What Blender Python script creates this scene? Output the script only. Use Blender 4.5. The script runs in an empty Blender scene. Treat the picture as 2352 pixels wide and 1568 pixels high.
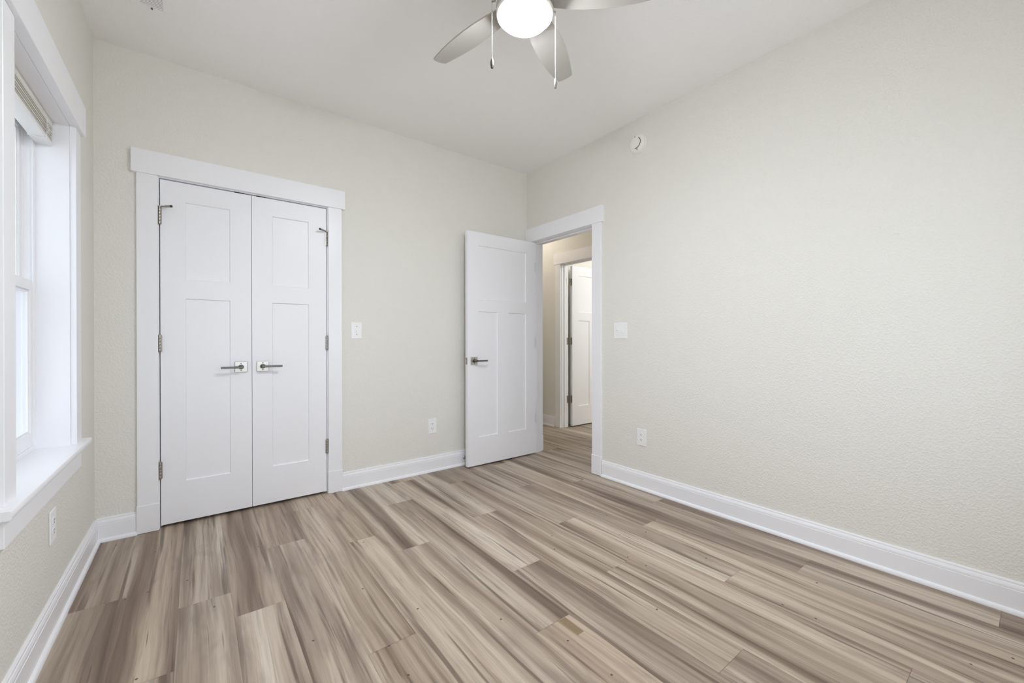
import bpy, bmesh, math, random
from mathutils import Matrix, Vector
PI = math.pi
random.seed(7)
S = bpy.context.scene
C = S.collection

# ------------------------------------------------------------------ camera, sky, exposure
F_PX, YAW, PITCH, ROLL = 947.13, 0.654333, -0.0022144, -0.0012961
CAM_H = 1.0968
D, R, L, H = 3.1621, 2.6135, 0.4385, 2.743      # back wall y, right wall x, left wall -x, ceiling z
NEAR = -0.46                                     # wall behind the camera
cam = bpy.data.objects.new('camera', bpy.data.cameras.new('camera'))
C.objects.link(cam)
_hd = Vector((math.sin(YAW), math.cos(YAW), 0)); _rv = Vector((math.cos(YAW), -math.sin(YAW), 0)); _z = Vector((0, 0, 1))
_up = -math.sin(PITCH) * _hd + math.cos(PITCH) * _z
_fw = math.cos(PITCH) * _hd + math.sin(PITCH) * _z
_r = math.cos(ROLL) * _rv + math.sin(ROLL) * _up
_u = -math.sin(ROLL) * _rv + math.cos(ROLL) * _up
m = Matrix.Identity(4)
for i in range(3):
    m[i][0] = _r[i]; m[i][1] = _u[i]; m[i][2] = -_fw[i]
m[2][3] = CAM_H
cam.matrix_world = m
cam.data.sensor_fit = 'HORIZONTAL'; cam.data.sensor_width = 36.0
cam.data.lens = F_PX / 2352 * 36.0
cam.data.clip_start = 0.02
S.camera = cam

S.view_settings.view_transform = 'Standard'
S.view_settings.look = 'None'
S.view_settings.gamma = 1.0
S.view_settings.use_curve_mapping = False
S.view_settings.exposure = 0.53
S.cycles.use_denoising = True
S.cycles.max_bounces = 14; S.cycles.diffuse_bounces = 10; S.cycles.glossy_bounces = 4
S.cycles.transparent_max_bounces = 12
S.cycles.sample_clamp_indirect = 8.0
S.cycles.caustics_reflective = False; S.cycles.caustics_refractive = False

SKY = 3.6
w = bpy.data.worlds.new('overcast_sky'); S.world = w; w.use_nodes = True
bg = w.node_tree.nodes['Background']
bg.inputs[0].default_value = (0.93, 0.985, 1.11, 1); bg.inputs[1].default_value = SKY

def portal(name, loc, rot, sx, sy):
    l = bpy.data.lights.new(name, 'AREA'); l.shape = 'RECTANGLE'; l.size = sx; l.size_y = sy
    l.cycles.is_portal = True
    o = bpy.data.objects.new(name, l); C.objects.link(o); o.location = loc; o.rotation_euler = rot
    return o
WIN1 = (1.851, 2.620, 0.640, 2.040)              # window in the left wall: y0 y1 z0 z1
WIN2 = (1.16, 2.04, 0.640, 2.040)                # unseen window behind the viewpoint, sized and moved for its daylight: x0 x1 z0 z1
WIN_ADDED = (0.06, 0.94, 0.640, 2.040)  # second unseen window, added for more daylight from behind
portal('portal_left', (-L - 0.16, (WIN1[0] + WIN1[1]) / 2, 1.34), (0, -PI / 2, 0), 1.40, 0.80)
for _n, _w in (('portal_near', WIN2), ('portal_near_left', WIN_ADDED)):
    portal(_n, ((_w[0] + _w[1]) / 2, NEAR - 0.16, 1.34), (PI / 2, 0, 0), 0.90, 1.40)

def lamp(name, loc, power, color, radius=0.1):
    l = bpy.data.lights.new(name, 'POINT'); l.energy = power; l.color = color; l.shadow_soft_size = radius
    o = bpy.data.objects.new(name, l); C.objects.link(o); o.location = loc
    return o
BOWL_EMIT = 150.0
lamp('hall_lamp', (3.12, 4.15, 2.55), 5.2, (1.0, 0.91, 0.82), 0.1)
lamp('far_room_fill', (4.7, 2.2, 2.3), 27, (0.97, 1.0, 1.02), 0.2)  # unseen fill light added to brighten the door across the hall

# ------------------------------------------------------------------ materials
def new_mat(name):
    mt = bpy.data.materials.new(name); mt.use_nodes = True
    nt = mt.node_tree
    return mt, nt, nt.nodes['Principled BSDF']
def node(nt, t, **kw):
    n = nt.nodes.new(t)
    for k, v in kw.items():
        setattr(n, k, v)
    return n
def srgb(r, g, b):
    f = lambda c: (c / 255 / 12.92) if c / 255 <= 0.04045 else ((c / 255 + 0.055) / 1.055) ** 2.4
    return (f(r), f(g), f(b), 1)
def bumped(name, col, rough, scale, dist, detail=3, strength=1.0, spec=0.4):
    mt, nt, p = new_mat(name)
    p.inputs['Base Color'].default_value = col; p.inputs['Roughness'].default_value = rough
    p.inputs['Specular IOR Level'].default_value = spec
    tc = node(nt, 'ShaderNodeTexCoord')
    no = node(nt, 'ShaderNodeTexNoise'); no.inputs['Scale'].default_value = scale; no.inputs['Detail'].default_value = detail
    no.inputs['Roughness'].default_value = 0.45
    nt.links.new(tc.outputs['Object'], no.inputs['Vector'])
    rp = node(nt, 'ShaderNodeValToRGB'); rp.color_ramp.elements[0].position = 0.42; rp.color_ramp.elements[1].position = 0.66
    nt.links.new(no.outputs['Fac'], rp.inputs['Fac'])
    b = node(nt, 'ShaderNodeBump'); b.inputs['Distance'].default_value = dist; b.inputs['Strength'].default_value = strength
    nt.links.new(rp.outputs['Color'], b.inputs['Height']); nt.links.new(b.outputs['Normal'], p.inputs['Normal'])
    return mt
def plain(name, col, rough, metal=0.0, spec=0.5):
    mt, nt, p = new_mat(name)
    p.inputs['Base Color'].default_value = col; p.inputs['Roughness'].default_value = rough
    p.inputs['Metallic'].default_value = metal; p.inputs['Specular IOR Level'].default_value = spec
    # faint procedural variation so no surface is perfectly even
    tc = node(nt, 'ShaderNodeTexCoord'); no = node(nt, 'ShaderNodeTexNoise'); no.inputs['Scale'].default_value = 35
    nt.links.new(tc.outputs['Object'], no.inputs['Vector'])
    mr = node(nt, 'ShaderNodeMapRange'); mr.inputs['To Min'].default_value = rough * 0.9; mr.inputs['To Max'].default_value = min(1, rough * 1.1)
    nt.links.new(no.outputs['Fac'], mr.inputs['Value']); nt.links.new(mr.outputs['Result'], p.inputs['Roughness'])
    return mt

M = {}
M['wall'] = bumped('beige_wall_paint', srgb(229, 227, 220), 0.62, 120, 0.0010)
M['hall_wall'] = M['wall']
M['ceiling'] = bumped('white_ceiling_paint', srgb(244, 243, 242), 0.8, 90, 0.0005)
M['trim'] = plain('white_semigloss_trim', srgb(240, 240, 243), 0.32)
M['door'] = bumped('white_door_paint', srgb(240, 240, 243), 0.36, 60, 0.0001)
M['vinyl'] = plain('white_vinyl', srgb(240, 240, 242), 0.35)
M['plastic'] = plain('white_plastic', srgb(240, 240, 240), 0.3)
M['detector'] = plain('off_white_plastic', srgb(238, 236, 230), 0.4)
M['slot'] = plain('dark_slot', srgb(70, 68, 66), 0.6)
M['black'] = plain('black_gap', srgb(22, 21, 20), 0.7)
M['screw'] = plain('steel_screw', srgb(120, 118, 114), 0.4, 0.8)
M['blind'] = plain('white_blind_slats', srgb(222, 219, 211), 0.45)
M['cord'] = plain('white_cord', srgb(235, 233, 228), 0.8)
M['ground'] = bumped('pale_sandy_ground', srgb(236, 233, 226), 0.9, 12, 0.01)  # unseen ground, toned paler to bounce more daylight up to the ceiling
M['chain'] = plain('bead_chain_metal', srgb(190, 187, 180), 0.4, 0.3)
M['rubber'] = plain('white_rubber', srgb(225, 225, 222), 0.6)

def brushed(name, col, rough):
    mt, nt, p = new_mat(name)
    p.inputs['Base Color'].default_value = col; p.inputs['Metallic'].default_value = 1.0
    tc = node(nt, 'ShaderNodeTexCoord'); mp = node(nt, 'ShaderNodeMapping'); mp.inputs['Scale'].default_value = (30, 30, 900)
    no = node(nt, 'ShaderNodeTexNoise'); no.inputs['Scale'].default_value = 1; no.inputs['Detail'].default_value = 2
    nt.links.new(tc.outputs['Object'], mp.inputs['Vector']); nt.links.new(mp.outputs['Vector'], no.inputs['Vector'])
    mr = node(nt, 'ShaderNodeMapRange'); mr.inputs['To Min'].default_value = rough - 0.06; mr.inputs['To Max'].default_value = rough + 0.08
    nt.links.new(no.outputs['Fac'], mr.inputs['Value']); nt.links.new(mr.outputs['Result'], p.inputs['Roughness'])
    return mt
M['nickel'] = brushed('satin_nickel', srgb(196, 192, 184), 0.3)
M['lever'] = brushed('dark_reflection_nickel', srgb(104, 101, 95), 0.32)  # same nickel, base darkened to put dark reflections into its colour
M['hinge'] = brushed('nickel_hinge', srgb(176, 170, 162), 0.33)
M['blade'] = plain('silver_fan_blade', srgb(176, 171, 164), 0.6, 0.0, 0.12)
M['bowl'], _nt, _p = new_mat('frosted_lit_glass')
_p.inputs['Base Color'].default_value = srgb(250, 248, 242); _p.inputs['Roughness'].default_value = 0.4
_p.inputs['Emission Color'].default_value = (0.95, 1.0, 1.08, 1); _p.inputs['Emission Strength'].default_value = BOWL_EMIT
M['bowl_rim'] = plain('frosted_glass_rim', srgb(236, 234, 224), 0.3)

mt = bpy.data.materials.new('window_glass'); mt.use_nodes = True; nt = mt.node_tree; nt.nodes.clear()
out = node(nt, 'ShaderNodeOutputMaterial'); mx = node(nt, 'ShaderNodeMixShader'); tr = node(nt, 'ShaderNodeBsdfTransparent')
tr.inputs['Color'].default_value = (0.94, 0.96, 0.96, 1)
gl = node(nt, 'ShaderNodeBsdfGlossy'); gl.inputs['Roughness'].default_value = 0.02
lw = node(nt, 'ShaderNodeLayerWeight'); lw.inputs['Blend'].default_value = 0.5
pw = node(nt, 'ShaderNodeMath', operation='POWER'); pw.inputs[1].default_value = 5.0; nt.links.new(lw.outputs['Facing'], pw.inputs[0])
fr = node(nt, 'ShaderNodeMath', operation='MULTIPLY_ADD'); fr.inputs[1].default_value = 0.5; fr.inputs[2].default_value = 0.03; nt.links.new(pw.outputs[0], fr.inputs[0])
nt.links.new(fr.outputs[0], mx.inputs[0]); nt.links.new(tr.outputs[0], mx.inputs[1]); nt.links.new(gl.outputs[0], mx.inputs[2]); nt.links.new(mx.outputs[0], out.inputs[0])
M['glass'] = mt

mt = bpy.data.materials.new('dimming_screen_mesh'); mt.use_nodes = True; nt = mt.node_tree; nt.nodes.clear()  # mesh of the added screen, dense enough to dim the left window
out = node(nt, 'ShaderNodeOutputMaterial'); mx = node(nt, 'ShaderNodeMixShader'); tr = node(nt, 'ShaderNodeBsdfTransparent')
df = node(nt, 'ShaderNodeBsdfDiffuse'); df.inputs['Color'].default_value = srgb(110, 112, 115); mx.inputs[0].default_value = 0.40
nt.links.new(tr.outputs[0], mx.inputs[1]); nt.links.new(df.outputs[0], mx.inputs[2]); nt.links.new(mx.outputs[0], out.inputs[0])
M['screen'] = mt

# wood-look vinyl planks: figure drawn from stretched noise, shifted per plank by the 'plank' attribute
def wood():
    mt, nt, p = new_mat('greige_wood_planks')
    ln = nt.links.new
    tc = node(nt, 'ShaderNodeTexCoord')
    at = node(nt, 'ShaderNodeAttribute', attribute_name='plank')
    sep = node(nt, 'ShaderNodeSeparateXYZ'); ln(at.outputs['Vector'], sep.inputs[0])
    off = node(nt, 'ShaderNodeVectorMath', operation='MULTIPLY'); ln(at.outputs['Vector'], off.inputs[0]); off.inputs[1].default_value = (37.0, 91.0, 53.0)
    pos = node(nt, 'ShaderNodeVectorMath', operation='ADD'); ln(tc.outputs['Object'], pos.inputs[0]); ln(off.outputs[0], pos.inputs[1])
    def noise(vec, sx, sy, detail=2.0, rough=0.5, dist=0.0, sz=1.0):
        mp = node(nt, 'ShaderNodeMapping'); mp.inputs['Scale'].default_value = (sx, sy, sz); ln(vec, mp.inputs['Vector'])
        n = node(nt, 'ShaderNodeTexNoise'); n.inputs['Scale'].default_value = 1.0; n.inputs['Detail'].default_value = detail
        n.inputs['Roughness'].default_value = rough; n.inputs['Distortion'].default_value = dist
        ln(mp.outputs[0], n.inputs['Vector']); return n.outputs['Fac']
    def math_(op, a, b=None, c=None):
        n = node(nt, 'ShaderNodeMath', operation=op)
        for i, v in enumerate((a, b, c)):
            if v is None: continue
            if isinstance(v, (int, float)): n.inputs[i].default_value = v
            else: ln(v, n.inputs[i])
        return n.outputs[0]
    def ramp(fac, stops):
        n = node(nt, 'ShaderNodeValToRGB'); cr = n.color_ramp
        while len(cr.elements) < len(stops): cr.elements.new(0.5)
        for e, (ps, cl) in zip(cr.elements, stops):
            e.position = ps; e.color = cl if len(cl) == 4 else (*cl, 1)
        ln(fac, n.inputs['Fac']); return n.outputs['Color']
    def mix(fac, a, b, mode='MIX'):
        n = node(nt, 'ShaderNodeMix', data_type='RGBA', blend_type=mode)
        if isinstance(fac, (int, float)): n.inputs[0].default_value = fac
        else: ln(fac, n.inputs[0])
        for s, v in ((6, a), (7, b)):
            if isinstance(v, tuple): n.inputs[s].default_value = v
            else: ln(v, n.inputs[s])
        return n.outputs[2]
    g = lambda v: (v, v, v, 1)
    V = pos.outputs[0]
    # gentle sideways wander of the grain
    wn = noise(V, 3.0, 0.9, 2)
    wv = node(nt, 'ShaderNodeCombineXYZ'); ln(math_('MULTIPLY', math_('SUBTRACT', wn, 0.5), 0.07), wv.inputs[0])
    V2 = node(nt, 'ShaderNodeVectorMath', operation='ADD'); ln(V, V2.inputs[0]); ln(wv.outputs[0], V2.inputs[1]); V2 = V2.outputs[0]
    field = noise(V2, 11.0, 0.40, 3.0, 0.5)                       # broad heartwood / sapwood bands
    band = ramp(field, [(0.34, g(0)), (0.48, g(0.42)), (0.56, g(0.55)), (0.66, g(1))])
    rings = math_('MULTIPLY_ADD', math_('SINE', math_('MULTIPLY', field, 95.0)), 0.5, 0.5)   # cathedral contour lines
    grain = noise(V2, 60, 1.6, 4, 0.6)
    fine = noise(V2, 260, 7.0, 3, 0.6)
    light, mid, dark = srgb(206, 192, 174), srgb(168, 149, 130), srgb(128, 108, 91)
    col = mix(band, light, dark)
    col = ramp(band, [(0.0, srgb(210, 200, 186)), (0.35, srgb(190, 177, 162)), (0.62, srgb(158, 143, 129)), (1.0, srgb(128, 112, 99))])
    tint = ramp(sep.outputs[2], [(0.0, srgb(226, 220, 214)), (0.5, srgb(255, 252, 248)), (1.0, srgb(240, 230, 220))])
    col = mix(1.0, col, tint, 'MULTIPLY')
    col = mix(math_('MULTIPLY', rings, 0.13), col, srgb(128, 108, 92), 'MIX')
    gm = ramp(grain, [(0.3, g(0.70)), (0.52, g(0.97)), (0.75, g(1.05))])
    col = mix(1.0, col, gm, 'MULTIPLY')
    fm = ramp(fine, [(0.3, g(0.88)), (0.6, g(1.03))])
    col = mix(0.8, col, fm, 'MULTIPLY')
    streak = ramp(noise(V2, 30, 0.85, 3, 0.55), [(0.585, g(0)), (0.67, g(1))])           # dark mineral streaks
    col = mix(math_('MULTIPLY', streak, 0.70), col, srgb(88, 70, 57))
    tick = ramp(noise(V2, 95, 3.2, 2, 0.5), [(0.70, g(0)), (0.76, g(1))])
    col = mix(math_('MULTIPLY', tick, 0.55), col, srgb(78, 62, 52))
    smoke = ramp(noise(V, 9, 2.2, 3, 0.6, 0.6), [(0.56, g(0)), (0.74, g(1))])            # soft grey-brown clouds
    col = mix(math_('MULTIPLY', smoke, 0.5), col, srgb(118, 104, 96))
    vo = node(nt, 'ShaderNodeTexVoronoi', voronoi_dimensions='2D'); vo.inputs['Scale'].default_value = 6.5
    ln(V, vo.inputs['Vector'])
    dots = ramp(vo.outputs['Distance'], [(0.018, g(1)), (0.034, g(0))])
    vs = node(nt, 'ShaderNodeSeparateColor'); ln(vo.outputs['Color'], vs.inputs[0])
    col = mix(math_('MULTIPLY', dots, math_('GREATER_THAN', vs.outputs[0], 0.80)), col, srgb(74, 58, 48))
    ln(col, p.inputs['Base Color'])
    p.inputs['Roughness'].default_value = 0.42; p.inputs['Specular IOR Level'].default_value = 0.35
    bmp = node(nt, 'ShaderNodeBump'); bmp.inputs['Distance'].default_value = 0.0004; bmp.inputs['Strength'].default_value = 0.5
    ln(fine, bmp.inputs['Height']); ln(bmp.outputs[0], p.inputs['Normal'])
    return mt
M['wood'] = wood()
M['seam'] = plain('plank_seam', srgb(150, 134, 118), 0.7)
M['patch'] = plain('tan_plank_mark', srgb(132, 112, 84), 0.5)

# ------------------------------------------------------------------ mesh helpers
class MB:
    """collects shapes and links them as ONE mesh object"""
    def __init__(s): s.bm = bmesh.new(); s.mi = 0
    def _mat(s, faces):
        for f in faces: f.material_index = s.mi
    def face(s, pts):
        f = s.bm.faces.new([s.bm.verts.new(p) for p in pts]); f.material_index = s.mi; return f
    def box(s, x0, x1, y0, y1, z0, z1, bev=0.0, seg=1):
        vs = [s.bm.verts.new(p) for p in ((x0,y0,z0),(x1,y0,z0),(x1,y1,z0),(x0,y1,z0),(x0,y0,z1),(x1,y0,z1),(x1,y1,z1),(x0,y1,z1))]
        fs = [s.bm.faces.new([vs[i] for i in q]) for q in ((0,3,2,1),(4,5,6,7),(0,1,5,4),(1,2,6,5),(2,3,7,6),(3,0,4,7))]
        s._mat(fs)
        if bev > 0:
            es = list({e for f in fs for e in f.edges})
            r = bmesh.ops.bevel(s.bm, geom=es, offset=bev, segments=seg, profile=0.5, affect='EDGES')
            s._mat(r['faces'])
        return s
    def extrude(s, prof, p0, p1, u, v):
        """closed 2D profile (list of (a,b)) swept from p0 to p1; u, v are the profile axes"""
        u = Vector(u); v = Vector(v); p0 = Vector(p0); p1 = Vector(p1)
        a = [s.bm.verts.new(p0 + u * x + v * y) for x, y in prof]
        b = [s.bm.verts.new(p1 + u * x + v * y) for x, y in prof]
        n = len(prof); fs = []
        for i in range(n):
            j = (i + 1) % n
            fs.append(s.bm.faces.new((a[i], a[j], b[j], b[i])))
        fs.append(s.bm.faces.new(a[::-1])); fs.append(s.bm.faces.new(b))
        s._mat(fs); return s
    def lathe(s, prof, o=(0,0,0), ax=(0,0,1), n=32):
        """profile [(radius, height)] turned about axis ax through o"""
        o = Vector(o); ax = Vector(ax).normalized()
        t = Vector((1,0,0)) if abs(ax.x) < 0.9 else Vector((0,1,0))
        e1 = ax.cross(t).normalized(); e2 = ax.cross(e1)
        rings = []
        for r, h in prof:
            if r < 1e-6: rings.append([s.bm.verts.new(o + ax * h)])
            else: rings.append([s.bm.verts.new(o + ax * h + (e1 * math.cos(2*PI*i/n) + e2 * math.sin(2*PI*i/n)) * r) for i in range(n)])
        fs = []
        for A, B in zip(rings, rings[1:]):
            for i in range(n):
                j = (i + 1) % n
                if len(A) == 1 and len(B) == 1: continue
                if len(A) == 1: fs.append(s.bm.faces.new((A[0], B[j], B[i])))
                elif len(B) == 1: fs.append(s.bm.faces.new((A[i], A[j], B[0])))
                else: fs.append(s.bm.faces.new((A[i], A[j], B[j], B[i])))
        s._mat(fs); return s
    def cyl(s, p0, p1, r, n=16):
        p0 = Vector(p0); p1 = Vector(p1); d = p1 - p0
        return s.lathe([(0,0),(r,0),(r,d.length),(0,d.length)], p0, d, n)
    def tube(s, pts, r, n=8):
        pts = [Vector(p) for p in pts]; rings = []
        for i, p in enumerate(pts):
            d = (pts[min(i+1, len(pts)-1)] - pts[max(i-1, 0)]).normalized()
            t = Vector((0,0,1)) if abs(d.z) < 0.9 else Vector((1,0,0))
            e1 = d.cross(t).normalized(); e2 = d.cross(e1)
            rings.append([s.bm.verts.new(p + (e1*math.cos(2*PI*k/n) + e2*math.sin(2*PI*k/n))*r) for k in range(n)])
        fs = []
        for A, B in zip(rings, rings[1:]):
            for i in range(n): fs.append(s.bm.faces.new((A[i], A[(i+1)%n], B[(i+1)%n], B[i])))
        fs.append(s.bm.faces.new(rings[0][::-1])); fs.append(s.bm.faces.new(rings[-1]))
        s._mat(fs); return s
    def build(s, name, mats, parent=None, smooth=False):
        bmesh.ops.recalc_face_normals(s.bm, faces=s.bm.faces[:])
        me = bpy.data.meshes.new(name); s.bm.to_mesh(me); s.bm.free()
        for mm in (mats if isinstance(mats, (list, tuple)) else [mats]): me.materials.append(mm)
        if smooth:
            me.polygons.foreach_set('use_smooth', [True] * len(me.polygons)); me.set_sharp_from_angle(angle=math.radians(35))
        o = bpy.data.objects.new(name, me); C.objects.link(o)
        if parent: o.parent = parent
        return o
def tag(o, label=None, cat=None, group=None, kind=None):
    if label: o['label'] = label
    if cat: o['category'] = cat
    if group: o['group'] = group
    if kind: o['kind'] = kind
    return o
def empty(name, loc=(0,0,0), rz=0.0):
    o = bpy.data.objects.new(name, None); C.objects.link(o); o.location = loc; o.rotation_euler = (0,0,rz); o.empty_display_size = 0.05
    return o
def copy_tree(o, parent=None):
    c = o.copy(); C.objects.link(c)
    if parent: c.parent = parent
    for ch in [x for x in bpy.data.objects if x.parent == o]: copy_tree(ch, c)
    return c
def struct(mb, name, mats, label, cat):
    return tag(mb.build(name, mats), label, cat, kind='structure')

# ------------------------------------------------------------------ shell
WT = 0.116                                        # inside wall thickness
XO = -L - 0.165; YN = NEAR - 0.165                # outer faces of the outside walls
HX0, HX1 = R + WT, 3.642                          # hall between these
FX0 = HX1 + WT                                    # far room from here
DR = (2.306, 3.072, 2.050)                        # bedroom doorway in the right wall: y0 y1 head z
DH = (2.945, 3.725, 2.050)                        # doorway across the hall
CL = (-0.168, 0.750, 2.050)                       # closet doorway in the back wall: x0 x1 head z
JT = 0.018                                        # jamb thickness

b = MB()                                          # planks
PW, PL, X0 = 0.178, 1.512, 0.119
joint = {-3: 2.402, -2: 1.770, -1: 2.172, 0: 1.966, 1: 2.515, 2: 1.447, 3: 2.313, 4: 2.060, 5: 1.171, 6: 1.550, 7: 0.662, 8: 1.278,
         9: 1.790, 10: 0.898, 11: 1.465, 12: 0.727, 13: 0.117}
rnd = random.Random(21); vals = []
b.mi = 1; b.face([(-L, YN + 0.1, -0.0012), (6.2, YN + 0.1, -0.0012), (6.2, 5.2, -0.0012), (-L, 5.2, -0.0012)]); vals.append((0, 0, 0))
b.mi = 0
for k in range(-4, 35):
    xa, xb = X0 + k * PW, X0 + (k + 1) * PW
    xa, xb = max(xa, -L - 0.02), min(xb, 6.2)
    if xb - xa < 0.005: continue
    y = joint.get(k, rnd.uniform(0, PL)) - 3 * PL
    while y < 5.2:
        ya, yb = max(y, YN + 0.1), min(y + PL, 5.2)
        if yb - ya > 0.01:
            b.face([(xa + 0.0003, ya + 0.0005, 0), (xb - 0.0003, ya + 0.0005, 0), (xb - 0.0003, yb - 0.0005, 0), (xa + 0.0003, yb - 0.0005, 0)])
            vals.append((rnd.random(), rnd.random(), rnd.random()))
        y += PL
b.mi = 2; b.face([(1.126, 1.068, 0.0002), (1.160, 1.068, 0.0002), (1.160, 1.169, 0.0002), (1.126, 1.169, 0.0002)]); vals.append((0, 0, 0))
fl = b.build('floor', [M['wood'], M['seam'], M['patch']])
a = fl.data.attributes.new('plank', 'FLOAT_VECTOR', 'FACE')
a.data.foreach_set('vector', [c for v in vals for c in v])
tag(fl, 'greige wood-look plank floor running from the bedroom into the hall', 'floor', kind='structure')

b = MB(); b.box(XO, R + WT, YN, D + 0.85, H, H + 0.12)
struct(b, 'ceiling', M['ceiling'], 'white textured bedroom ceiling with the fan and the vent', 'ceiling')
b = MB(); b.box(R + WT, 6.3, 1.2, 5.2, H, H + 0.12)
struct(b, 'ceiling_hall', M['ceiling'], 'white ceiling of the hall beyond the open doorway', 'ceiling')

b = MB()
b.box(XO, CL[0] - JT, D, D + WT, 0, H); b.box(CL[1] + JT, R, D, D + WT, 0, H); b.box(CL[0] - JT, CL[1] + JT, D, D + WT, CL[2] + JT, H)
struct(b, 'wall_back', M['wall'], 'beige textured wall with the white double closet doors', 'wall')
b = MB()
b.box(R, R + WT, YN, DR[0] - JT, 0, H); b.box(R, R + WT, DR[1] + JT, 5.1, 0, H); b.box(R, R + WT, DR[0] - JT, DR[1] + JT, DR[2] + JT, H)
struct(b, 'wall_right', M['wall'], 'large beige textured wall to the right of the open doorway', 'wall')
def window_wall(axis, name, label, lo, hi, opens, f0, f1):
    b = MB(); e = 0.019
    bx = (lambda a0, a1, q0, q1: b.box(a0, a1, f0, f1, q0, q1)) if axis == 'x' else (lambda a0, a1, q0, q1: b.box(f0, f1, a0, a1, q0, q1))
    for w0, w1, z0, z1 in opens:
        w0 -= e; w1 += e
        bx(lo, w0, 0, H); bx(w0, w1, 0, z0 - 0.025); bx(w0, w1, z1 + e, H); lo = w1
    bx(lo, hi, 0, H)
    struct(b, name, M['wall'], label, 'wall')
window_wall('y', 'wall_left', 'beige wall at the left edge around the daylit window', YN, D, [WIN1], XO, -L)
window_wall('x', 'wall_near', 'beige wall behind the viewpoint with two windows set in for daylight', -L, R, [WIN_ADDED, WIN2], YN, NEAR)
# closet interior, hall and far room
b = MB(); b.box(XO, R, D + 0.75, D + 0.85, 0, H); b.box(XO, XO + 0.1, D + WT, D + 0.75, 0, H); b.box(1.6, 1.7, D + WT, D + 0.75, 0, H)
struct(b, 'wall_closet', M['wall'], 'beige walls of the closet hidden behind the double doors', 'wall')
b = MB()
b.box(HX1, FX0, 1.2, DH[0] - JT, 0, H); b.box(HX1, FX0, DH[1] + JT, 5.1, 0, H); b.box(HX1, FX0, DH[0] - JT, DH[1] + JT, DH[2] + JT, H)
struct(b, 'wall_hall', M['hall_wall'], 'warm-lit beige hall wall seen through the open doorway', 'wall')
b = MB(); b.box(HX0, HX1, 5.0, 5.1, 0, H)
struct(b, 'wall_hall_end', M['hall_wall'], 'beige wall closing the far end of the hall', 'wall')
b = MB(); b.box(HX0, HX1, 1.2, 1.3, 0, H)
struct(b, 'wall_hall_near', M['hall_wall'], 'beige wall closing the near end of the hall', 'wall')
b = MB(); b.box(FX0, 6.2, 3.83, 3.95, 0, H); b.box(6.1, 6.2, 1.3, 3.83, 0, H); b.box(FX0, 6.2, 1.2, 1.3, 0, H)
struct(b, 'wall_far', M['hall_wall'], 'beige walls of the room across the hall', 'wall')
b = MB(); b.box(-40, 30, -40, 40, -0.75, -0.70)
struct(b, 'ground', M['ground'], 'pale sandy ground outside the windows', 'ground')

# ------------------------------------------------------------------ baseboards with shoe moulding
BASE = [(0,0),(0.015,0),(0.015,0.094),(0.0128,0.0962),(0.0146,0.0985),(0.0138,0.106),(0.0105,0.1150),(0.0082,0.1175),(0.0092,0.1195),(0.0086,0.1250),(0.0065,0.1285),(0,0.1285)]
SHOE = [(0.015,0.0),(0.027,0.0),(0.0268,0.005),(0.0255,0.010),(0.0230,0.0145),(0.0195,0.0175),(0.015,0.019)]
def baseboard(name, p0, p1, nrm, label):
    b = MB(); b.extrude(BASE, p0, p1, nrm, (0,0,1))
    o = struct(b, name, M['trim'], label, 'baseboard')
    b = MB(); b.extrude(SHOE, p0, p1, nrm, (0,0,1)); b.build('shoe_molding', M['trim'], o)
    return o
baseboard('baseboard_back', (-L, D, 0), (-0.265, D, 0), (0,-1,0), 'short white baseboard between the left corner and the closet casing')
baseboard('baseboard_back.001', (0.846, D, 0), (R, D, 0), (0,-1,0), 'white baseboard running from the closet to behind the open door')
baseboard('baseboard_right', (R, NEAR, 0), (R, 2.200, 0), (-1,0,0), 'long white baseboard under the large right wall')
baseboard('baseboard_left', (-L, NEAR, 0), (-L, D, 0), (1,0,0), 'white baseboard along the left wall below the window')
baseboard('baseboard_near', (-L, NEAR, 0), (R, NEAR, 0), (0,1,0), 'white baseboard behind the viewpoint')
baseboard('baseboard_hall', (HX1, 3.836, 0), (HX1, 5.0, 0), (-1,0,0), 'white baseboard on the hall wall seen through the doorway')

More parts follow.
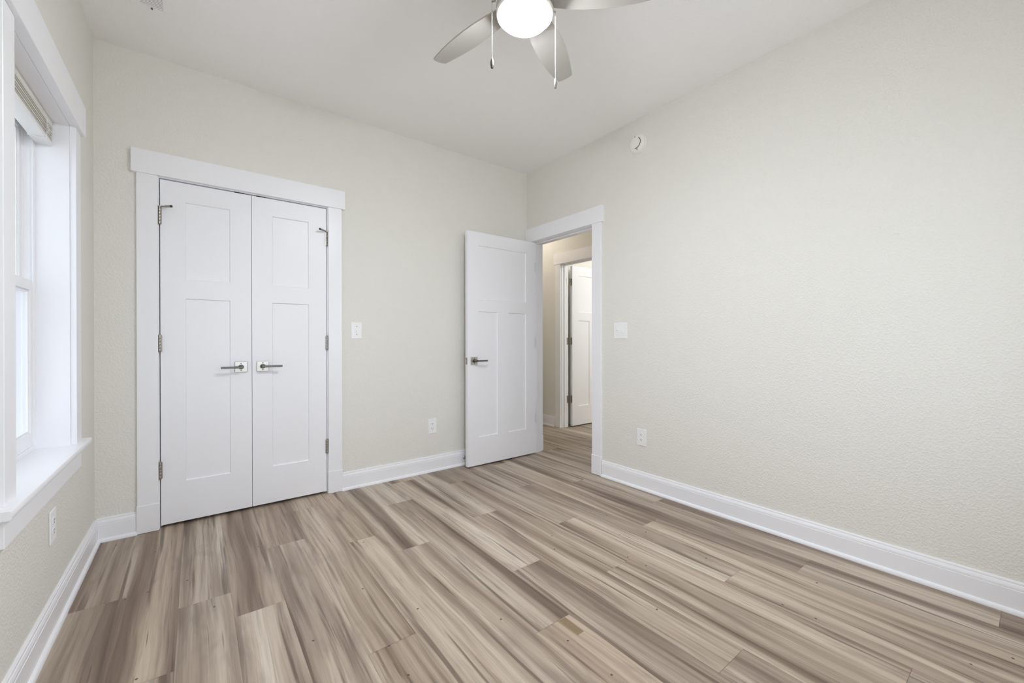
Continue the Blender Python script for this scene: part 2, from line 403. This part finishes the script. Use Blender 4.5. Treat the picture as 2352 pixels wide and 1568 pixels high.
# ------------------------------------------------------------------ door casings (trim_n)
def casing_set(name, label, origin, rz, o0, o1, head, depth, sides=(True, True), hang=(0.022, 0.022), stops=True, both=False):
    """local x along the wall, local -y into the room, opening from o0 to o1; depth = wall thickness"""
    root = tag(empty(name, origin, rz), label, 'door frame', kind='structure')
    rv, cw = 0.005, 0.093
    for on, s, a in ((sides[0], -1, o0), (sides[1], 1, o1)):
        q0, q1 = sorted((a + s * rv, a + s * (rv + cw)))
        if on:
            b = MB(); b.box(q0, q1, -0.018, 0, 0.160, head + rv, 0.0015); b.build('side_casing', M['trim'], root)
            b = MB(); b.box(q0 - 0.003, q1 + 0.003, -0.0235, 0, 0.001, 0.160, 0.0025); b.build('plinth_block', M['trim'], root)
        if both:
            b = MB(); b.box(q0, q1, depth, depth + 0.018, 0.160, head + rv, 0.0015); b.build('side_casing', M['trim'], root)
            b = MB(); b.box(q0 - 0.003, q1 + 0.003, depth, depth + 0.0235, 0.001, 0.160, 0.0025); b.build('plinth_block', M['trim'], root)
    b = MB(); b.box(o0 - rv - cw - hang[0], o1 + rv + cw + hang[1], -0.026, 0, head + rv, head + rv + 0.133, 0.0015); b.build('head_casing', M['trim'], root)
    if both:
        b = MB(); b.box(o0 - rv - cw - hang[0], o1 + rv + cw + hang[1], depth, depth + 0.026, head + rv, head + rv + 0.133, 0.0015); b.build('head_casing', M['trim'], root)
    b = MB(); b.box(o0 - JT, o0, 0, depth, 0, head); b.box(o1, o1 + JT, 0, depth, 0, head); b.box(o0 - JT, o1 + JT, 0, depth, head, head + JT)
    b.build('jamb', M['trim'], root)
    if stops:
        y0, y1 = stops
        b = MB(); b.box(o0, o0 + 0.011, y0, y1, 0, head, 0.001); b.box(o1 - 0.011, o1, y0, y1, 0, head, 0.001); b.box(o0 + 0.011, o1 - 0.011, y0, y1, head - 0.011, head, 0.001)
        b.build('door_stop_strip', M['trim'], root)
    return root
# closet: local x = world x, local -y into room
casing_set('trim_1', 'white craftsman casing around the double closet doors', (0, D, 0), 0, CL[0], CL[1], CL[2], WT, stops=(0.040, 0.052))
# bedroom doorway: room side is -x; local x -> world -y, rotate -90
casing_set('trim_2', 'white craftsman casing around the open bedroom doorway', (R, 0, 0), -PI/2, -DR[1], -DR[0], DR[2], WT, hang=(-0.012, 0.022), stops=(0.039, 0.074), both=True)
# doorway across the hall
casing_set('trim_3', 'warm-lit white casing around the doorway across the hall', (HX1, 0, 0), -PI/2, -DH[1], -DH[0], DH[2], WT, stops=(0.040, 0.074))

# ------------------------------------------------------------------ doors
def door_slab(name, wd, ht, z0, panels, th=0.035):
    """local: x 0..wd, front at y=0 facing -y; panels = [(x0,x1,z0,z1)]"""
    xs = sorted({0, wd, *[p[0] for p in panels], *[p[1] for p in panels]}); zs = sorted({z0, z0 + ht, *[p[2] for p in panels], *[p[3] for p in panels]})
    b = MB(); dp, sl = 0.0085, 0.0045
    for yf, sg in ((0.0, 1), (th, -1)):
        for i in range(len(xs) - 1):
            for j in range(len(zs) - 1):
                a0, a1, c0, c1 = xs[i], xs[i+1], zs[j], zs[j+1]
                if any(p[0] <= a0 and a1 <= p[1] and p[2] <= c0 and c1 <= p[3] for p in panels): continue
                b.face([(a0,yf,c0),(a1,yf,c0),(a1,yf,c1),(a0,yf,c1)])
        for p in panels:
            a0, a1, c0, c1 = p; y1 = yf + sg * dp
            o = [(a0,yf,c0),(a1,yf,c0),(a1,yf,c1),(a0,yf,c1)]; n = [(a0+sl,y1,c0+sl),(a1-sl,y1,c0+sl),(a1-sl,y1,c1-sl),(a0+sl,y1,c1-sl)]
            for k in range(4): b.face([o[k], o[(k+1)%4], n[(k+1)%4], n[k]])
            b.face(n)
    for q in ([(0,0,z0),(0,th,z0),(0,th,z0+ht),(0,0,z0+ht)], [(wd,0,z0),(wd,th,z0),(wd,th,z0+ht),(wd,0,z0+ht)],
              [(0,0,z0),(wd,0,z0),(wd,th,z0),(0,th,z0)], [(0,0,z0+ht),(wd,0,z0+ht),(wd,th,z0+ht),(0,th,z0+ht)]): b.face(q)
    bmesh.ops.remove_doubles(b.bm, verts=b.bm.verts[:], dist=1e-5)
    return b
def lever_handle(parent, x, z, sgn, y=0.0, out=-1):
    """square rosette with a straight square lever; sgn = way the lever points along x; out = side of the door it is on"""
    yy = lambda v: y + out * v
    lo, hi = sorted((yy(0), yy(0.008)))
    b = MB(); b.box(x-0.033, x+0.033, lo, hi, z-0.033, z+0.033, 0.0015)
    h = b.build('door_handle', M['nickel'], parent)
    b = MB()
    b.cyl((x,yy(0.008),z), (x,yy(0.012),z), 0.0155, 24); b.cyl((x,yy(0.012),z), (x,yy(0.052),z), 0.0105, 20)
    l0, l1 = sorted((yy(0.046), yy(0.058)))
    x0, x1 = sorted((x - sgn * 0.011, x + sgn * 0.108))
    b.box(x0, x1, l0, l1, z-0.0062, z+0.0062, 0.0015)
    b.build('lever', M['lever'], h, smooth=True)
    for dz in (-0.0225, 0.0225):
        b = MB(); b.cyl((x,yy(0.0075),z+dz), (x,yy(0.0088),z+dz), 0.004, 12); b.build('screw', M['screw'], h)
def barrel_hinge(parent, x, y, z, h=0.094):
    b = MB()
    n = 5; s = h / n
    for k in range(n): b.lathe([(0,k*s),(0.0064,k*s+0.0008),(0.0068,k*s+0.002),(0.0068,(k+1)*s-0.002),(0.0064,(k+1)*s-0.0008),(0,(k+1)*s)], (x,y,z-h/2), (0,0,1), 14)
    b.lathe([(0,0),(0.0075,0),(0.0075,0.003),(0.004,0.006),(0,0.006)], (x,y,z+h/2), (0,0,1), 14)
    b.lathe([(0,-0.005),(0.004,-0.005),(0.0065,0),(0,0)], (x,y,z-h/2), (0,0,1), 14)
    b.box(x-0.010, x-0.0015, y+0.003, y+0.008, z-h/2, z+h/2); b.box(x+0.0015, x+0.010, y+0.003, y+0.008, z-h/2, z+h/2)
    return b.build('hinge', M['hinge'], parent, smooth=True)
def pin_stop(parent, x, y, z, sgn):
    """hinge-pin door stop: a collar on the pin, a padded arm over the door and a threaded one over the casing"""
    b = MB(); b.lathe([(0.006,0),(0.010,0),(0.010,0.004),(0.006,0.004),(0.006,0)], (x,y,z), (0,0,1), 16)
    b.cyl((x + sgn*0.008, y-0.004, z+0.002), (x + sgn*0.030, y-0.020, z+0.002), 0.0042, 12)
    b.cyl((x + sgn*0.028, y-0.019, z+0.002), (x + sgn*0.052, y-0.038, z+0.002), 0.0062, 14)
    b.cyl((x - sgn*0.006, y-0.004, z+0.002), (x - sgn*0.020, y-0.012, z+0.002), 0.0036, 10)
    o = b.build('hinge_pin_stop', M['hinge'], parent, smooth=True)
    b = MB(); b.cyl((x + sgn*0.052, y-0.038, z+0.002), (x + sgn*0.057, y-0.042, z+0.002), 0.0068, 14); b.build('bumper', M['slot'], o)
    return o
LW = 0.4535                                        # closet leaf width
PZ = [(1.465, 1.930), (0.257, 1.352)]
def closet_leaf(name, label, x0, hinge_left):
    root = tag(empty(name, (x0, D + 0.003, 0)), label, 'door', kind='structure')
    pn = [(0.1145, LW - 0.1145, a, c) for a, c in PZ]
    door_slab(name, LW, 2.026, 0.017, pn).build('door_panel', M['door'], root)
    hx = -0.0025 if hinge_left else LW + 0.0025
    for z in (1.828, 1.082, 0.340): barrel_hinge(root, hx, -0.0065, z)
    pin_stop(root, hx, -0.0065, 1.880, 1 if hinge_left else -1)
    lever_handle(root, (0.231 - x0) if hinge_left else (0.351 - x0), 0.930, -1 if hinge_left else 1)
    cx = (0.225 - x0) if hinge_left else (0.345 - x0)
    b = MB(); b.box(cx-0.027, cx+0.027, 0.002, 0.025, 2.0432, 2.0485); b.build('ball_catch', M['black'], root)
    return root
closet_leaf('door_1', 'left white closet door, two recessed panels, handle at its right edge', -0.1635, True)
closet_leaf('door_2', 'right white closet door, two recessed panels, handle at its left edge', 0.2925, False)

def room_door(name, label, loc, wd, panels, handle_x, edge_latch=True):
    """hinged at local x = wd; front face at local y=0 facing -y"""
    root = tag(empty(name, loc), label, 'door', kind='structure')
    door_slab(name, wd, 2.030, 0.012, panels).build('door_panel', M['door'], root)
    return root
DW = 0.760; DX = 1.845; DY = 3.030
st = 0.112
pn = [(st, DW - st, 1.460, 1.928), (st, st + 0.206, 0.255, 1.352), (DW - st - 0.206, DW - st, 0.255, 1.352)]
# the top panel spans the two lower ones
d3 = room_door('door_3', 'white three-panel bedroom door standing open against the back wall', (DX, DY, 0), DW, pn, 0.064)
lever_handle(d3, 0.064, 0.922, 1); lever_handle(d3, 0.064, 0.922, 1, y=0.035, out=1)
b = MB(); b.box(-0.0015, 0.001, 0.005, 0.030, 0.893, 0.951, 0.0005)
lt = b.build('latch_plate', M['hinge'], d3)
b = MB(); b.box(-0.012, 0.0, 0.011, 0.024, 0.911, 0.934, 0.003); b.build('latch_bolt', M['nickel'], lt)
for z in (1.810, 1.080, 0.348):
    b = MB(); b.box(DW - 0.001, DW + 0.0016, -0.001, 0.036, z-0.045, z+0.045, 0.0004); b.cyl((DW+0.004, 0.041, z-0.045), (DW+0.004, 0.041, z+0.045), 0.0065, 12)
    b.build('hinge', M['hinge'], d3, smooth=True)
# door across the hall, opened away from us, hinge side nearest
FW = 0.760
d4 = tag(empty('door_4', (FX0 + 0.030, 3.681, 0)), 'white three-panel door standing ajar across the hall', 'door', kind='structure')
door_slab('door_4', FW, 2.030, 0.014, pn).build('door_panel', M['door'], d4)
for z in (1.838, 1.088, 0.352):
    b = MB(); b.box(-0.0018, 0.001, 0.004, 0.031, z-0.045, z+0.045, 0.0006)
    b.cyl((-0.0065, 0.040, z-0.045), (-0.0065, 0.040, z+0.045), 0.0062, 12)
    b.box(-0.058, -0.030, 0.0418, 0.0437, z-0.045, z+0.045, 0.0006)
    hg = b.build('hinge', M['hinge'], d4, smooth=True)
    for k in (-0.028, 0.0, 0.028):
        b = MB(); b.cyl((-0.045 + (0.006 if k else -0.004), 0.0421, z+k), (-0.045 + (0.006 if k else -0.004), 0.0411, z+k), 0.0035, 10); b.build('screw', M['screw'], hg)
lever_handle(d4, FW - 0.064, 0.922, -1)

# spring stop on the baseboard behind the open door
t = tag(empty('door_stop', (1.880, D - 0.015, 0.065)), 'small metal spring door stop on the baseboard behind the open door', 'door stop')
b = MB(); b.lathe([(0,0),(0.0125,0),(0.0125,-0.004),(0.008,-0.008),(0.006,-0.010),(0,-0.010)], (0,0,0), (0,1,0), 20); b.build('base', M['hinge'], t, smooth=True)
b = MB(); b.tube([(0.0055*math.cos(k*0.9), -0.010 - 0.00038*k, 0.0055*math.sin(k*0.9)) for k in range(130)], 0.0011, 6); b.build('spring', M['hinge'], t, smooth=True)
b = MB(); b.lathe([(0,0),(0.008,0),(0.009,-0.004),(0.008,-0.012),(0.004,-0.015),(0,-0.015)], (0,-0.058,0), (0,1,0), 18); b.build('tip', M['rubber'], t, smooth=True)

# ------------------------------------------------------------------ windows
def window(name, label, loc, rz, w0, w1, z0, z1, screen=False):
    """local x along wall (w0..w1), local +y into the room, wall face at y=0"""
    root = tag(empty(name, loc, rz), label, 'window', kind='structure')
    T = M['trim']; Vn = M['vinyl']
    cw, rv, dp = 0.093, 0.006, 0.100
    for s, a in ((-1, w0), (1, w1)):
        q0, q1 = sorted((a + s * rv, a + s * (rv + cw)))
        b = MB(); b.box(q0, q1, 0, 0.020, z0, z1 + rv, 0.0015); b.build('side_casing', T, root)
    b = MB(); b.box(w0-rv-cw-0.022, w1+rv+cw+0.022, 0, 0.034, z1 + rv, z1 + rv + 0.135, 0.0015); b.build('head_casing', T, root)
    b = MB(); b.box(w0-0.018, w0, -0.165, 0, z0-0.02, z1); b.box(w1, w1+0.018, -0.165, 0, z0-0.02, z1); b.box(w0-0.018, w1+0.018, -0.165, 0, z1, z1+0.018); b.build('jamb', T, root)
    hn = 0.055
    b = MB(); b.extrude([(0,0),(0.040,0),(0.0440,-0.0018),(0.0460,-0.0060),(0.0460,-0.0190),(0.0440,-0.0232),(0.040,-0.025),(0,-0.025)], (w0-rv-cw-hn,0,z0), (w1+rv+cw+hn,0,z0), (0,1,0), (0,0,1)); b.box(w0, w1, -dp-0.06, 0.0, z0-0.025, z0); b.build('stool', T, root, smooth=True)
    b = MB(); b.box(w0-rv-cw, w1+rv+cw, 0, 0.019, z0-0.025-0.092, z0-0.025, 0.0015); b.build('apron', T, root)
    # vinyl double-hung unit
    b = MB()
    fd0, fd1 = -0.165, -dp
    for a0, a1 in ((w0, w0+0.016), (w1-0.016, w1)): b.box(a0, a1, fd0, fd1, z0, z1, 0.001)
    b.box(w0+0.016, w1-0.016, fd0, fd1, z1-0.030, z1, 0.001); b.box(w0+0.016, w1-0.016, fd0, fd1, z0, z0+0.018, 0.001)
    # balance track ribs beside the upper sash
    for a, s in ((w0+0.016, 1), (w1-0.016, -1)):
        q = sorted((a, a + s*0.006)); b.box(q[0], q[1], -0.106, -0.102, z0, z1); b.box(q[0], q[1], -0.134, -0.130, z0, z1)
    b.build('frame', Vn, root)
    mid = z0 + 0.690
    def sash(nm, za, zb, ya, yb, st, rt, rb):
        b = MB(); x0, x1 = w0+0.018, w1-0.018
        b.box(x0, x0+st, ya, yb, za, zb, 0.0015); b.box(x1-st, x1, ya, yb, za, zb, 0.0015)
        b.box(x0+st, x1-st, ya, yb, za, za+rb, 0.0015); b.box(x0+st, x1-st, ya, yb, zb-rt, zb, 0.0015)
        # glazing bead
        g0 = ya + 0.008
        b.box(x0+st, x0+st+0.008, g0, yb-0.006, za+rb, zb-rt); b.box(x1-st-0.008, x1-st, g0, yb-0.006, za+rb, zb-rt)
        b.box(x0+st+0.008, x1-st-0.008, g0, yb-0.006, za+rb, za+rb+0.008); b.box(x0+st+0.008, x1-st-0.008, g0, yb-0.006, zb-rt-0.008, zb-rt)
        o = b.build(nm, Vn, root)
        b = MB(); b.box(x0+st, x1-st, (ya+yb)/2-0.002, (ya+yb)/2+0.002, za+rb, zb-rt); b.build('pane', M['glass'], o)
        return o
    sash('lower_sash', z0+0.018, mid+0.020, -0.130, -0.104, 0.036, 0.042, 0.060)
    sash('upper_sash', mid-0.020, z1-0.030, -0.160, -0.134, 0.034, 0.036, 0.040)
    if screen:                                     # screen added outside both sashes to cut this window's daylight
        b = MB(); x0, x1, q, zb, zt = w0+0.017, w1-0.017, 0.014, z0+0.018, z1-0.030
        b.box(x0, x0+q, -0.1645, -0.1612, zb, zt, 0.0008); b.box(x1-q, x1, -0.1645, -0.1612, zb, zt, 0.0008)
        b.box(x0+q, x1-q, -0.1645, -0.1612, zb, zb+q, 0.0008); b.box(x0+q, x1-q, -0.1645, -0.1612, zt-q, zt, 0.0008)
        o = b.build('dimming_screen', Vn, root)
        b = MB(); b.box(x0+q, x1-q, -0.1632, -0.1627, zb+q, zt-q); b.build('screen_mesh', M['screen'], o)
    b = MB(); cx = (w0+w1)/2; b.box(cx-0.03, cx+0.03, -0.128, -0.106, mid+0.020, mid+0.028, 0.002); b.box(cx-0.008, cx+0.03, -0.122, -0.112, mid+0.028, mid+0.036, 0.002); b.build('sash_lock', Vn, root)
    return root
window('window_1', 'white double-hung window in the left wall with deep sill', (-L, 0, 0), -PI/2, -WIN1[1], -WIN1[0], WIN1[2], WIN1[3], screen=True)
window('window_2', 'unseen white double-hung window placed behind the viewpoint for daylight, nearer the right wall', (0, NEAR, 0), 0, WIN2[0], WIN2[1], WIN2[2], WIN2[3])
window('window_added', 'unseen white double-hung window added behind the viewpoint for daylight, nearer the left wall', (0, NEAR, 0), 0, WIN_ADDED[0], WIN_ADDED[1], WIN_ADDED[2], WIN_ADDED[3])

# raised blind in the left window: local x along the wall, +y into the room
def blind(loc, rz, w0, w1, ztop, label):
    t = tag(empty('window_blind', loc, rz), label, 'blind')
    y0, y1 = -0.098, -0.048
    a0, a1 = w0 + 0.006, w1 - 0.006
    b = MB(); b.box(a0, a1, y0, y1, ztop-0.024, ztop, 0.002); b.build('headrail', M['blind'], t)
    b = MB(); z = ztop - 0.027
    for k in range(8):
        b.box(a0, a1, y0 + 0.001*(k%2), y1 - 0.0012*((k*7)%3), z-0.0028, z, 0.0006); z -= 0.0074
    b.build('slats', M['blind'], t)
    zb = z
    b = MB(); b.box(a0, a1, y0, y1, zb-0.018, zb, 0.003, 2); b.build('bottom_rail', M['plastic'], t, smooth=True)
    for cx in (a0 + 0.10, a1 - 0.10):
        b = MB()
        b.tube([(cx, y1+0.002, ztop-0.022), (cx+0.004, y1+0.004, zb+0.03), (cx-0.006, y1+0.007, zb+0.018), (cx+0.004, y1+0.003, zb+0.004), (cx, y1+0.002, zb-0.019), (cx, (y0+y1)/2, zb-0.0195), (cx, y0-0.001, zb-0.019), (cx, y0-0.001, zb)], 0.0014, 6)
        for k in range(6): b.tube([(cx-0.008, y1+0.003, zb+0.006+k*0.008), (cx+0.002, y1+0.009, zb+0.004+k*0.008), (cx+0.009, y1+0.003, zb+0.008+k*0.008)], 0.0012, 6)
        b.build('ladder_cord', M['cord'], t)
    return t
blind((-L, 0, 0), -PI/2, -WIN1[1], -WIN1[0], WIN1[3] - 0.002, 'white slatted blind drawn up to the head of the left window')

# ------------------------------------------------------------------ wall plates: local x along the wall, local -y into the room
def plate(b, wd, ht): b.box(-wd/2, wd/2, -0.0055, 0, -ht/2, ht/2, 0.003, 2)
def outlet(name, label, loc, rz, group=None):
    t = tag(empty(name, loc, rz), label, 'outlet', group)
    b = MB(); plate(b, 0.079, 0.124); b.build('cover_plate', M['plastic'], t)
    for dz in (-0.0195, 0.0195):
        b = MB(); n = 20
        pr = []
        for k in range(n):
            a = 2*PI*k/n; pr.append((0.0165*math.cos(a), max(-0.0125, min(0.0125, 0.0165*math.sin(a))) + dz))
        b.extrude(pr, (0,-0.0055,0), (0,-0.0075,0), (1,0,0), (0,0,1))
        r = b.build('receptacle', M['plastic'], t)
        b = MB(); b.box(-0.0075,-0.0050,-0.0079,-0.0070,dz-0.001,dz+0.008); b.box(0.0050,0.0075,-0.0079,-0.0070,dz,dz+0.007); b.cyl((0,-0.0070,dz-0.007),(0,-0.0079,dz-0.007),0.0026,10)
        b.build('slot', M['slot'], r)
    b = MB(); b.cyl((0,-0.0050,0),(0,-0.0066,0),0.003,10); b.build('screw', M['plastic'], t)
    return t
def switch(name, label, loc, rz, gangs=1, ups=(1,)):
    t = tag(empty(name, loc, rz), label, 'light switch')
    wd = 0.079 if gangs == 1 else 0.126
    b = MB(); plate(b, wd, 0.124); b.build('cover_plate', M['plastic'], t)
    for g in range(gangs):
        cx = (g - (gangs-1)/2) * 0.046; up = ups[g]
        b = MB(); b.box(cx-0.0052, cx+0.0052, -0.0075, -0.0050, -0.0125, 0.0125, 0.0008)
        vs = [(-0.0042,-0.0045),(0.0042,-0.0045)]
        z0, z1 = (-0.002, 0.009) if up > 0 else (-0.009, 0.002)
        tip = 0.0115 if up > 0 else -0.0115
        q = [(cx-0.0042,-0.007,z0),(cx+0.0042,-0.007,z0),(cx+0.0042,-0.007,z1),(cx-0.0042,-0.007,z1)]
        r = [(cx-0.0036,-0.018,tip-0.003),(cx+0.0036,-0.018,tip-0.003),(cx+0.0036,-0.018,tip+0.003),(cx-0.0036,-0.018,tip+0.003)]
        for k in range(4): b.face([q[k], q[(k+1)%4], r[(k+1)%4], r[k]])
        b.face(r); b.face(q[::-1]); b.build('toggle', M['plastic'], t)
        for dz in (-0.030, 0.030):
            b = MB(); b.cyl((cx,-0.0050,dz),(cx,-0.0064,dz),0.003,10); b.build('screw', M['rubber'] if gangs > 1 else M['screw'], t)
    return t
RB, RR, RL = 0, -PI/2, PI/2                        # back, right, left wall
switch('light_switch', 'single white toggle switch on the back wall beside the closet', (0.956, D, 1.174), RB, 1, (-1,))
switch('light_switch.001', 'double white toggle switch on the right wall beside the doorway', (R, 2.022, 1.172), RR, 2, (1, -1))
outlet('electrical_outlet', 'white outlet low on the back wall left of the open door', (1.577, D, 0.379), RB)
outlet('electrical_outlet.001', 'white outlet low on the right wall below the double switch', (R, 1.833, 0.381), RR)
outlet('electrical_outlet.002', 'white outlet on the left wall under the window', (-L, 2.318, 0.392), RL)

# smoke detector on the right wall
t = tag(empty('smoke_detector', (R, 1.858, 2.552), -PI/2), 'round white smoke detector high on the right wall', 'smoke detector')
b = MB(); b.lathe([(0,0),(0.072,0),(0.0725,-0.006),(0.070,-0.010),(0,-0.010)], (0,0,0), (0,1,0), 48); b.build('base', M['detector'], t, smooth=True)
b = MB(); b.lathe([(0,-0.010),(0.064,-0.010),(0.066,-0.016),(0.063,-0.026),(0.055,-0.033),(0.044,-0.036),(0,-0.036)], (0,0,0), (0,1,0), 48); b.build('cover', M['detector'], t, smooth=True)
b = MB(); b.lathe([(0,-0.036),(0.037,-0.036),(0.037,-0.040),(0.034,-0.042),(0,-0.043)], (0,0,0), (0,1,0), 40); b.build('test_button', M['detector'], t, smooth=True)
b = MB()
arc = [math.radians(a) for a in range(-100, 62, 6)]
for a0, a1 in zip(arc, arc[1:]):
    p = lambda a, r: (r*math.cos(a), -0.0372, r*math.sin(a))
    b.face([p(a0,0.0375), p(a1,0.0375), p(a1,0.0425), p(a0,0.0425)])
b.build('sensor_gap', M['slot'], t)
b = MB(); b.box(0.006, 0.014, -0.0372, -0.035, -0.0515, -0.0465); b.build('indicator', M['slot'], t)
b = MB(); b.box(-0.012, -0.004, -0.0372, -0.035, 0.044, 0.049); b.build('indicator', M['slot'], t)

# ceiling register
VX0, VX1, VY0, VY1 = -0.245, -0.090, 2.405, 2.722
t = tag(empty('ceiling_vent', ((VX0+VX1)/2, (VY0+VY1)/2, H)), 'white louvered air register on the ceiling near the left corner', 'vent')
hw, hl = (VX1-VX0)/2, (VY1-VY0)/2
b = MB(); iw, il = hw - 0.034, hl - 0.034
for q in ((-hw,hw,-hl,-il),(-hw,hw,il,hl),(-hw,-iw,-il,il),(iw,hw,-il,il)): b.box(q[0],q[1],q[2],q[3],-0.006,0,0.0012)
b.build('frame', M['ceiling'], t)
b = MB(); n = 22
for k in range(n):
    y = -il + (k + 0.5) * 2 * il / n; h = il / n
    b.face([(-iw, y-h*0.36, -0.0020), (iw, y-h*0.36, -0.0020), (iw, y+h*0.34, -0.0054), (-iw, y+h*0.34, -0.0054)])
b.build('louvers', M['ceiling'], t)
b = MB(); b.box(-iw, iw, -il, il, -0.0012, -0.0002); b.build('duct_opening', M['slot'], t)
b = MB(); b.box(-0.004, 0.004, il + 0.003, il + 0.011, -0.012, -0.006, 0.001); b.build('damper_lever', M['screw'], t)

# ------------------------------------------------------------------ ceiling fan
FC = (1.024, 1.250)
ZB = 2.434                                        # blade height
t = tag(empty('ceiling_fan', (FC[0], FC[1], H)), 'silver five-blade ceiling fan with a lit white glass bowl', 'ceiling fan')
zz = lambda z: z - H
b = MB(); b.lathe([(0,0),(0.066,0),(0.066,-0.012),(0.058,-0.040),(0.036,-0.058),(0,-0.058)], (0,0,0), (0,0,1), 40); b.build('canopy', M['nickel'], t, smooth=True)
b = MB(); b.cyl((0,0,-0.055), (0,0,zz(2.560)), 0.0125, 20); b.build('downrod', M['nickel'], t, smooth=True)
b = MB(); b.lathe([(0,zz(2.575)),(0.030,zz(2.575)),(0.060,zz(2.562)),(0.098,zz(2.540)),(0.108,zz(2.515)),(0.108,zz(2.475)),(0.100,zz(2.462)),(0,zz(2.462))], (0,0,0), (0,0,1), 48); b.build('motor_housing', M['nickel'], t, smooth=True)
b = MB(); b.lathe([(0,zz(2.444)),(0.086,zz(2.444)),(0.106,zz(2.424)),(0.1120,zz(2.400)),(0.1120,zz(2.378)),(0.106,zz(2.374)),(0,zz(2.376))], (0,0,0), (0,0,1), 56); b.build('light_housing', M['nickel'], t, smooth=True)
b = MB(); b.lathe([(0.101,zz(2.378)),(0.1100,zz(2.376)),(0.1110,zz(2.370)),(0.1080,zz(2.364)),(0.101,zz(2.364)),(0.101,zz(2.378))], (0,0,0), (0,0,1), 56); b.build('bowl_ring', M['bowl_rim'], t, smooth=True)
pr = [(0.1030*math.cos(a), zz(2.370) - 0.049*math.sin(a)) for a in [k*PI/2/14 for k in range(15)]]
pr[-1] = (0, pr[-1][1])
b = MB(); b.lathe(pr, (0,0,0), (0,0,1), 56); b.build('light_bowl', M['bowl'], t, smooth=True)

def blade_mesh():
    """blade along +x, convex both edges, cut tip"""
    stn = [(0.085,-0.040,0.040),(0.12,-0.046,0.047),(0.17,-0.054,0.056),(0.23,-0.060,0.063),(0.29,-0.063,0.066),(0.35,-0.0625,0.065),(0.40,-0.058,0.062),(0.45,-0.051,0.056),(0.495,-0.043,0.048),(0.536,-0.035,0.039)]
    tip = [(0.541,-0.018),(0.5425,0.001),(0.541,0.021)]
    low = [(x, a) for x, a, c in stn]; upp = [(x, c) for x, a, c in stn]
    outl = low + tip + upp[::-1]
    b = MB(); th = 0.0055
    top = [b.bm.verts.new((x, y, th/2)) for x, y in outl]; bot = [b.bm.verts.new((x, y, -th/2)) for x, y in outl]
    b.bm.faces.new(top); b.bm.faces.new(bot[::-1]); n = len(outl)
    for i in range(n): b.bm.faces.new((top[i], bot[i], bot[(i+1)%n], top[(i+1)%n]))
    return b
A0 = math.radians(28.0)
for k in range(5):
    o = blade_mesh().build('blade', M['blade'], t)
    o.matrix_local = Matrix.Translation((0,0,zz(ZB))) @ Matrix.Rotation(A0 + k*2*PI/5, 4, 'Z') @ Matrix.Rotation(math.radians(-13), 4, 'X')
    b = MB(); b.box(0.060, 0.150, -0.020, 0.020, 0.003, 0.007, 0.001); b.build('blade_bracket', M['nickel'], o)
for ax, ay, zt, zb, fob_m in ((-0.096, 0.0735, 2.425, 2.162, 'lever'), (0.0955, -0.062, 2.392, 2.089, 'nickel')):
    b = MB(); z = zt - 0.012
    b.cyl((ax*0.94, ay*0.94, zz(zt)), (ax*1.08, ay*1.08, zz(zt-0.004)), 0.0035, 10)
    px, py = ax*1.06, ay*1.06
    b.tube([(px, py, zz(zt-0.003)), (px, py, zz(zb+0.036))], 0.0006, 6)
    while z > zb + 0.038:
        b.lathe([(0,-0.0012),(0.0010,-0.0007),(0.0012,0),(0.0010,0.0007),(0,0.0012)], (px, py, zz(z)), (0,0,1), 6); z -= 0.0042
    ch = b.build('pull_chain', M['chain'], t)
    b = MB(); b.lathe([(0,0.038),(0.0025,0.038),(0.0045,0.034),(0.0068,0.024),(0.0072,0.016),(0.0060,0.006),(0.0046,0.0),(0.0030,0.0),(0,0.0005)], (px, py, zz(zb)), (0,0,1), 18); b.build('fob', M[fob_m], ch, smooth=True)
